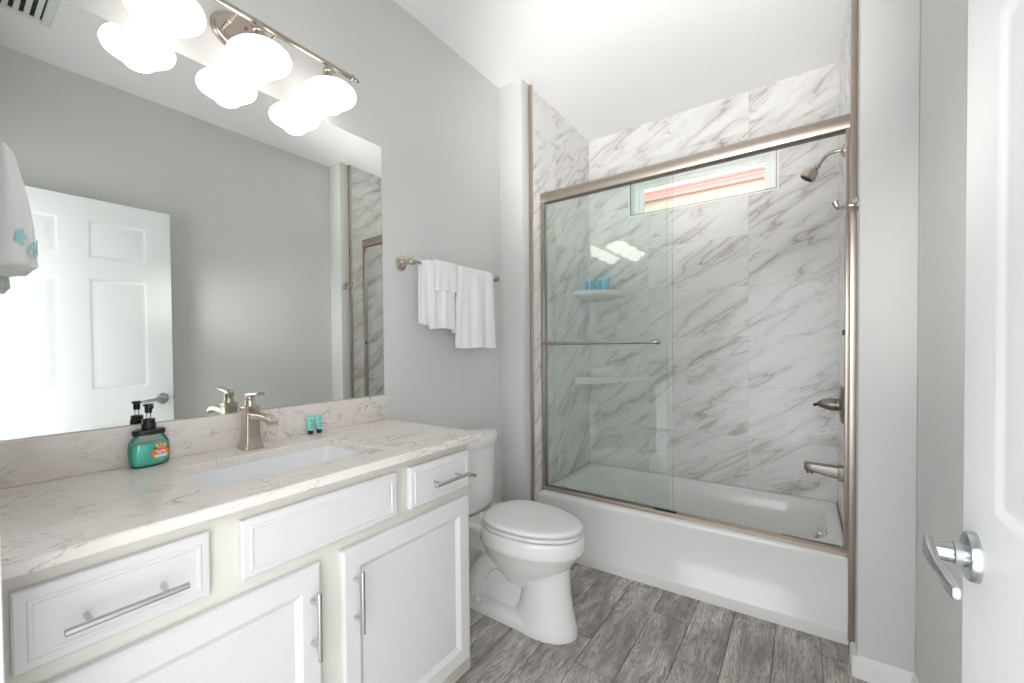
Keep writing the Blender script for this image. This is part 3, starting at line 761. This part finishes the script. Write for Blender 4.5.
# ------------------------------------------------------------------ towel bar and towels
TBX, TBZ = .075, 1.604
tb = thing('towel_bar', 'nickel towel bar on the wall above the toilet', 'towel bar', (0, -.49, TBZ))
for y in (-.82, -.160):
    bm = BM(); lathe(bm, [(.033, 0), (.033, .004), (.030, .007), (.026, .008), (.026, .012), (.021, .015), (.016, .016), (.012, .022), (.0095, .034), (.0095, .048), (.013, .054), (.015, .062), (.0165, TBX), (.013, TBX+.012), (.006, TBX+.017), (0, TBX+.018)], (0, y, TBZ), (1,0,0), 32)
    obj('post', bm, NICK, tb)
bm = BM(); lathe(bm, [(0, 0), (.0075, 0), (.0075, .66), (0, .66)], (TBX, -.82, TBZ), (0,1,0), 18); obj('bar', bm, NICK, tb)

def drape(y0, y1, zf, zb, r, amp, seedv, thick, band=None, flare=0.0, xc=TBX, zc=TBZ, nt_=26):
    """a cloth over a bar along y: front drop to zf, back drop to zb, r = radius it bends round"""
    rnd = random.Random(seedv); ph = [rnd.uniform(0, 6.28) for _ in range(4)]
    prof = []
    n1 = 26
    for i in range(n1+1): prof.append((r, zf + (zc-zf)*i/n1, 0))
    for i in range(1, 12): a = PI*i/12; prof.append((r*math.cos(a), zc + r*math.sin(a), 1))
    n2 = max(6, int(26*(zc-zb)/(zc-zf)))
    for i in range(n2+1): prof.append((-r, zc - (zc-zb)*i/n2, 2))
    rings_o, rings_i = [], []
    for (dx, z, part) in prof:
        ro, ri = [], []
        hang = max(0, min(1, (zc-z)/.12))
        for k in range(nt_+1):
            t = k/nt_; yy = y0 + (y1-y0)*t
            f = (zc-z)/(zc-zf) if part == 0 else 0
            yy += (t-.5)*flare*f
            wv = amp*hang*(math.sin(2*PI*1.6*t+ph[0]) + .6*math.sin(2*PI*2.9*t+ph[1]+z*5) + .3*math.sin(2*PI*5.1*t+ph[2]))
            if band and part == 0:
                for bz in band:
                    if abs(z-bz) < .018: wv -= .0022
            zz = z + (.003*math.sin(2*PI*t*1.3+ph[3]) if (part != 1 and abs(z-(zf if part == 0 else zb)) < .03) else 0)
            sg = 1 if part != 2 else -1
            if part == 2: wv = -abs(wv)*.4
            nx, nz = (1,0) if part == 0 else ((-1,0) if part == 2 else (dx/r, (z-zc)/r))
            ex = 1 - .6*max(0, (abs(t-.5)-.44)/.06)         # rounded side edges
            ro.append(Vector((xc + dx + (wv if part == 0 else 0) + nx*thick/2*ex + (wv if part == 2 else 0)*-.0, yy, zz + nz*thick/2*ex)))
            ri.append(Vector((xc + dx + (wv if part == 0 else 0) - nx*thick/2*ex, yy, zz - nz*thick/2*ex)))
        rings_o.append(ro); rings_i.append(ri)
    bm = BM()
    loft(bm, [a + b[::-1] for a, b in zip(rings_o, rings_i)])
    return bm
g_ = 'towels on the bar above the toilet'
bm = drape(-.738, -.545, 1.316, 1.333, .0155, .0035, 3, .013, band=(1.385,))
t1 = thing('hand_towel', 'folded white hand towel at the left of the bar, under the washcloth', 'towel', (TBX, -.66, 1.316), g_)
obj('front_fold', bm, TOWEL, t1, smooth=70)
bm = drape(-.775, -.60, 1.338, 1.34, .0105, .002, 8, .006); obj('rear_fold', bm, TOWEL, t1, smooth=70)
bm = drape(-.690, -.540, 1.490, 1.52, .0255, .003, 5, .008, flare=.01); tag(obj('washcloth', bm, TOWEL, smooth=70), 'small white washcloth folded over the left hand towel', 'washcloth', g_)
t2 = thing('hand_towel', 'longer white towel at the right of the bar', 'towel', (TBX, -.38, 1.226), g_)
bm = drape(-.530, -.225, 1.226, 1.30, .0185, .0065, 11, .018, band=(1.335, 1.262), flare=.035, nt_=34); obj('towel_cloth', bm, TOWEL, t2, smooth=70)

# ------------------------------------------------------------------ towel ring and embroidered towel on the entry wall
ring = thing('towel_ring', 'nickel towel ring on the entry wall beside the vanity', 'towel ring', (.21, YE, 1.66))
bm = BM(); lathe(bm, [(.026, 0), (.026, .004), (.020, .009), (.011, .013), (.010, .040), (.013, .046), (0, .050)], (.21, YE, 1.665), (0,1,0), 28); obj('post', bm, NICK, ring)
bm = BM(); tube(bm, [Vector((.21 + .07*math.sin(a), YE+.042, 1.605 + .062*math.cos(a))) for a in [2*PI*i/36 for i in range(37)]], .0045, 10); obj('ring', bm, NICK, ring)
et = thing('embroidered_towel', 'white towel with aqua embroidery hanging near the doorway', 'towel', (.21, -2.081, 1.385))
bm = BM(); rgs = []
for z, hw, d in ((1.385, .090, .040), (1.390, .094, .044), (1.41, .093, .0425), (1.46, .088, .040), (1.50, .080, .036), (1.54, .066, .030), (1.575, .050, .024), (1.605, .040, .018), (1.618, .030, .010)):
    rg = []
    for i in range(56):
        a = 2*PI*i/56; k = 1 + .05*math.sin(7*a) + .03*math.sin(12*a+1)
        rg.append(Vector((.21 + hw*k*math.copysign(abs(math.cos(a))**.7, math.cos(a)), -2.081 + d*k*math.copysign(abs(math.sin(a))**.7, math.sin(a)), z)))
    rgs.append(rg)
loft(bm, rgs); cl = obj('towel_cloth', bm, TOWEL, et, smooth=70)
def flower(a0, z0_, r):
    bm = BM()
    def P(da, dz):                                      # a point on the outside of the towel
        a = a0 + da; ca, sa = math.cos(a), math.sin(a)
        return Vector((.21 + .0975*math.copysign(abs(ca)**.7, ca), -2.081 + .0463*math.copysign(abs(sa)**.7, sa), z0_ + dz))
    c0 = bm.verts.new(P(0, 0)); n = 60; ringv = []
    for i in range(n):
        b = 2*PI*i/n; k = r*(.62 + .38*abs(math.cos(2.5*b))); ringv.append(bm.verts.new(P(k*math.cos(b)*11, k*math.sin(b))))
    for i in range(n): bm.faces.new((c0, ringv[i], ringv[(i+1) % n]))
    o = obj('embroidered_flower', bm, EMBRO, cl, smooth=0)
    md = o.modifiers.new('thick', 'SOLIDIFY'); md.thickness = .0016; md.offset = 0
for a in (.25, .75, 1.3, 1.9, 2.5): flower(a, 1.425 + .010*math.sin(a*7), .016)

# ------------------------------------------------------------------ toilet
TY = -.46
to = thing('toilet', 'white two piece toilet with closed lid between vanity and tub', 'toilet', (.4, TY, 0))
bm = BM()
rim = [egg(.415, .200, .17, .140, .30, TY), egg(.415, .235, .18, .165, .33, TY), egg(.415, .250, .185, .178, .352, TY), egg(.415, .257, .19, .184, .3585, TY), egg(.415, .261, .19, .187, .37, TY), egg(.415, .261, .19, .187, .418, TY), egg(.415, .254, .186, .180, .428, TY)]
loft(bm, rim)
loft(bm, [egg(.425, .075, .10, .06, .17, TY), egg(.42, .125, .14, .095, .22, TY), egg(.415, .185, .165, .132, .27, TY), egg(.415, .222, .175, .156, .312, TY), egg(.415, .238, .18, .166, .345, TY)])
loft(bm, [egg(.50, .151, .16, .112, 0.0, TY, .9), egg(.50, .150, .14, .110, .03, TY, .9), egg(.50, .134, .10, .098, .10, TY, .9), egg(.505, .118, .09, .087, .18, TY, .9), egg(.505, .115, .09, .086, .24, TY, .9), egg(.49, .13, .12, .10, .30, TY, .9)])
loft(bm, [rr3(.075, .56, TY-.107, TY+.107, .09, 0), rr3(.075, .56, TY-.107, TY+.107, .09, .035), rr3(.085, .56, TY-.098, TY+.098, .085, .055), rr3(.11, .54, TY-.08, TY+.08, .07, .062)])
box(bm, .10, .46, TY-.045, TY+.045, .03, .38)
for sgn in (-1, 1):
    tube(bm, smooth_path([(.50, TY+sgn*.04, .22), (.43, TY+sgn*.06, .255), (.35, TY+sgn*.075, .275), (.27, TY+sgn*.075, .25), (.21, TY+sgn*.07, .18), (.17, TY+sgn*.06, .10), (.15, TY+sgn*.05, .04)], 6), .044, 16)
loft(bm, [rr3(.06, .28, TY-.085, TY+.085, .04, .28), rr3(.035, .29, TY-.12, TY+.12, .04, .36), rr3(.025, .29, TY-.15, TY+.15, .04, .405), rr3(.025, .28, TY-.15, TY+.15, .035, .425)])
bowl = obj('bowl', bm, PORC, to, smooth=60)
rm = bowl.modifiers.new('merge', 'REMESH'); rm.mode = 'VOXEL'; rm.voxel_size = .0048; rm.use_smooth_shade = True
sm = bowl.modifiers.new('soften', 'SMOOTH'); sm.factor = .5; sm.iterations = 5
bm = BM(); lathe(bm, [(.016, 0), (.016, .004), (.013, .014), (.007, .019), (0, .020)], (.215, TY-.098, .055), (0,-.25,1), 20)
tube(bm, [(.222, TY-.098, .066), (.30, TY-.098, .074)], .005, 10); obj('bolt_cap', bm, PORC, to)
def tankring(x0, xm, ax, by, z, n=40):
    out = [Vector((xm + ax*math.sin(PI*i/n)**.9, TY - by*math.cos(PI*i/n), z)) for i in range(n+1)]
    return out + [Vector((x0+.012, TY+by, z)), Vector((x0, TY+by-.012, z)), Vector((x0, TY-by+.012, z)), Vector((x0+.012, TY-by, z))]
bm = BM()
loft(bm, [tankring(.035, .085, .075, .140, .422), tankring(.024, .095, .086, .160, .436), tankring(.020, .10, .095, .170, .465), tankring(.018, .10, .100, .178, .70), tankring(.018, .10, .101, .179, .748)])
obj('tank', bm, PORC, to, smooth=50)
bm = BM()
loft(bm, [tankring(.014, .10, .108, .186, .7485), tankring(.010, .10, .113, .191, .753), tankring(.010, .10, .113, .191, .787), tankring(.014, .10, .109, .187, .799), tankring(.03, .10, .095, .170, .805)])
obj('tank_lid', bm, PORC, to, smooth=50)
bm = BM(); lathe(bm, [(.014, 0), (.014, .006), (.009, .010), (.008, .022), (0, .023)], (.158, TY-.136, .640), (1,-.35,0), 18)
tube(bm, smooth_path([(.180, TY-.138, .640), (.192, TY-.128, .639), (.200, TY-.105, .634), (.203, TY-.088, .630)], 5), .0075, 12); obj('flush_lever', bm, NICK, to)
def eg2(i, z): return egg(.415, .258-i, .175-i, .186-i, z, TY)
bm = BM(); loft(bm, [eg2(.012, .4325), eg2(.003, .434), eg2(.0, .440), eg2(.002, .446), eg2(.010, .4485)]); obj('seat', bm, SEATW, to, smooth=50)
bm = BM(); loft(bm, [eg2(.014, .4535), eg2(.004, .455), eg2(.001, .462), eg2(.003, .468), eg2(.012, .4725), eg2(.03, .4745), eg2(.08, .477)]); ld = obj('seat_lid', bm, SEATW, to, smooth=50)
for y in (-.075, .075):
    bm = BM(); box(bm, .225, .262, TY+y-.02, TY+y+.02, .428, .462, .006, 3); obj('hinge', bm, SEATW, to)
bm = BM(); tube(bm, smooth_path([(.06, TY+.20, .43), (.055, TY+.235, .36), (.045, TY+.25, .27), (.02, TY+.245, .20), (.004, TY+.24, .18)], 6), .006, 10)
hs = obj('supply_hose', bm, STEEL, to); hs['label'] = 'braided steel supply hose'

# ------------------------------------------------------------------ room door, open along the right wall
DXF, DT = 1.553, .035
DY0, DY1, DZ0, DZT = -2.112, -1.228, .012, 2.042
dr = thing('door_1', 'white six panel door standing open along the right wall', 'door', (DXF+DT/2, DY0, DZ0), kind='structure')
bm = BM()
ys = [DY0, -2.000, -1.735, -1.617, -1.352, DY1]; zs = [DZ0, .215, .826, 1.020, 1.619, 1.726, 1.928, DZT]
pan = [(1, 1), (3, 1), (1, 3), (3, 3), (1, 5), (3, 5)]
for sgn, xf in ((-1, DXF), (1, DXF+DT)):
    for i in range(5):
        for j in range(7):
            y0, y1, z0_, z1_ = ys[i], ys[i+1], zs[j], zs[j+1]
            def rg_(ins, dep): return [Vector((xf - sgn*dep, a, b)) for a, b in ((y0+ins, z0_+ins), (y1-ins, z0_+ins), (y1-ins, z1_-ins), (y0+ins, z1_-ins))]
            if (i, j) in pan:
                loft(bm, [rg_(0, 0), rg_(.004, .001), (rg_(.010, .0042)), rg_(.014, .005), (rg_(.020, .005)), rg_(.046, .0012), rg_(.050, .001)], cap0=False)
            else: bm.faces.new(addverts(bm, rg_(0, 0)))
V = lambda x, y, z: bm.verts.new((x, y, z))
for a, b in (((DY0, DZ0), (DY1, DZ0)), ((DY1, DZ0), (DY1, DZT)), ((DY1, DZT), (DY0, DZT)), ((DY0, DZT), (DY0, DZ0))):
    bm.faces.new((V(DXF, *a), V(DXF, *b), V(DXF+DT, *b), V(DXF+DT, *a)))
bmesh.ops.remove_doubles(bm, verts=bm.verts, dist=1e-5)
obj('door_slab', bm, DOORP, dr, smooth=25)
ly, lz = -1.288, .944
lv = None
for sgn, xf in ((-1, DXF), (1, DXF+DT)):
    bm = BM(); lathe(bm, [(.033, 0), (.033, .005), (.031, .009), (.024, .011), (.016, .012), (.016, .020), (.0135, .021), (.0125, .023), (.0125, .044), (0, .045)], (xf, ly, lz), (sgn,0,0), 36)
    lv = obj('lever_handle', bm, CHROME, dr)
    bm = BM(); rg = []
    for f, dx, dz, a, b in ((-.016, .041, .004, .010, .0042), (0, .043, .003, .0125, .005), (.03, .044, .002, .0115, .0048), (.06, .0445, -.002, .0100, .0045), (.09, .042, -.005, .0088, .0043), (.116, .038, -.009, .0080, .0042), (.118, .0378, -.009, .0068, .0032)):
        rg.append([Vector((xf + sgn*(dx + v_), ly - f, lz + dz + u_)) for u_, v_ in rrect(-a, a, -b, b, .003, 3)])
    loft(bm, rg); obj('lever', bm, CHROME, lv, smooth=40)
bm = BM(); box(bm, DXF+.005, DXF+DT-.005, DY1-.0005, DY1+.0015, lz-.028, lz+.028); obj('latch_plate', bm, CHROME, dr, smooth=0)
bm = BM(); box(bm, DXF+.012, DXF+DT-.012, DY1, DY1+.009, lz-.008, lz+.008, .002); obj('latch_bolt', bm, BLACK, dr)

# ------------------------------------------------------------------ ceiling vent
ve = thing('ceiling_vent', 'white louvred air vent in the ceiling near the doorway', 'vent', (1.18, -1.88, H))
vx0, vx1, vy0, vy1 = 1.00, 1.335, -2.02, -1.778
bm = BM(); frame = .035
for a, b, c, d in ((vx0, vx1, vy0, vy0+frame), (vx0, vx1, vy1-frame, vy1), (vx0, vx0+frame, vy0+frame, vy1-frame), (vx1-frame, vx1, vy0+frame, vy1-frame)): box(bm, a, b, c, d, H-.008, H-.0005, .002)
obj('vent_frame', bm, VENTP, ve)
bm = BM(); box(bm, vx0+frame-.002, vx1-frame+.002, vy0+frame-.002, vy1-frame+.002, H-.0025, H-.001); obj('vent_shade_sheet', bm, DARK, ve, smooth=0)  # flat dark sheet in place of the shade inside the duct
nl = 5; st = (vy1-vy0-2*frame)/nl
for k in range(nl):
    y = vy0+frame + st*(k+.5); bm = BM()
    loft(bm, [[Vector((x, y-.008, H-.004)), Vector((x, y+.009, H-.011)), Vector((x, y+.010, H-.0095)), Vector((x, y-.007, H-.003))] for x in (vx0+frame, vx1-frame)])
    obj('slat', bm, VENTP, ve, smooth=0)

# ------------------------------------------------------------------ neighbouring house outside the window
nh = thing('neighbouring_house', 'cream house wall with a faded red tiled eave outside the window', 'house', (.5, 2.7, 0))
bm = BM(); box(bm, -5, 6, 2.75, 2.95, -.5, 2.84); obj('house_wall', bm, STUCCO, nh, smooth=0)
bm = BM(); box(bm, -5, 6, 2.715, 2.75, 2.746, 2.843); box(bm, -5, 6, 2.709, 2.715, 2.786, 2.792); box(bm, -5, 6, 2.705, 2.75, 2.818, 2.824); obj('fascia', bm, TERRA, nh, smooth=0)
bm = BM(); loft(bm, [[Vector((x, y, z)) for y, z in ((2.70, 2.844), (2.70, 2.85), (4.4, 3.46), (4.4, 3.43))] for x in (-5, 6)]); obj('roof', bm, TERRA, nh, smooth=0)

bm = BM(); box(bm, -5, 6, 1.16, 2.745, -.6, -.5)
tag(obj('ground', bm, STUCCO, smooth=0), 'pale ground of the side yard outside the window', 'ground', kind='structure')
bm = BM(); box(bm, -5, 6, 1.151, 1.75, 2.80, 2.86); box(bm, -5, -.102, 1.02, 1.15, -.5, 2.86); box(bm, XW+.102, 6, 1.02, 1.15, -.5, 2.86)  # unseen eave and side walls, added to cut skylight on the house opposite
tag(obj('shading_eave', bm, STUCCO, smooth=0), 'unseen eave added to dim the side yard outside the shower window', 'eave', kind='structure')
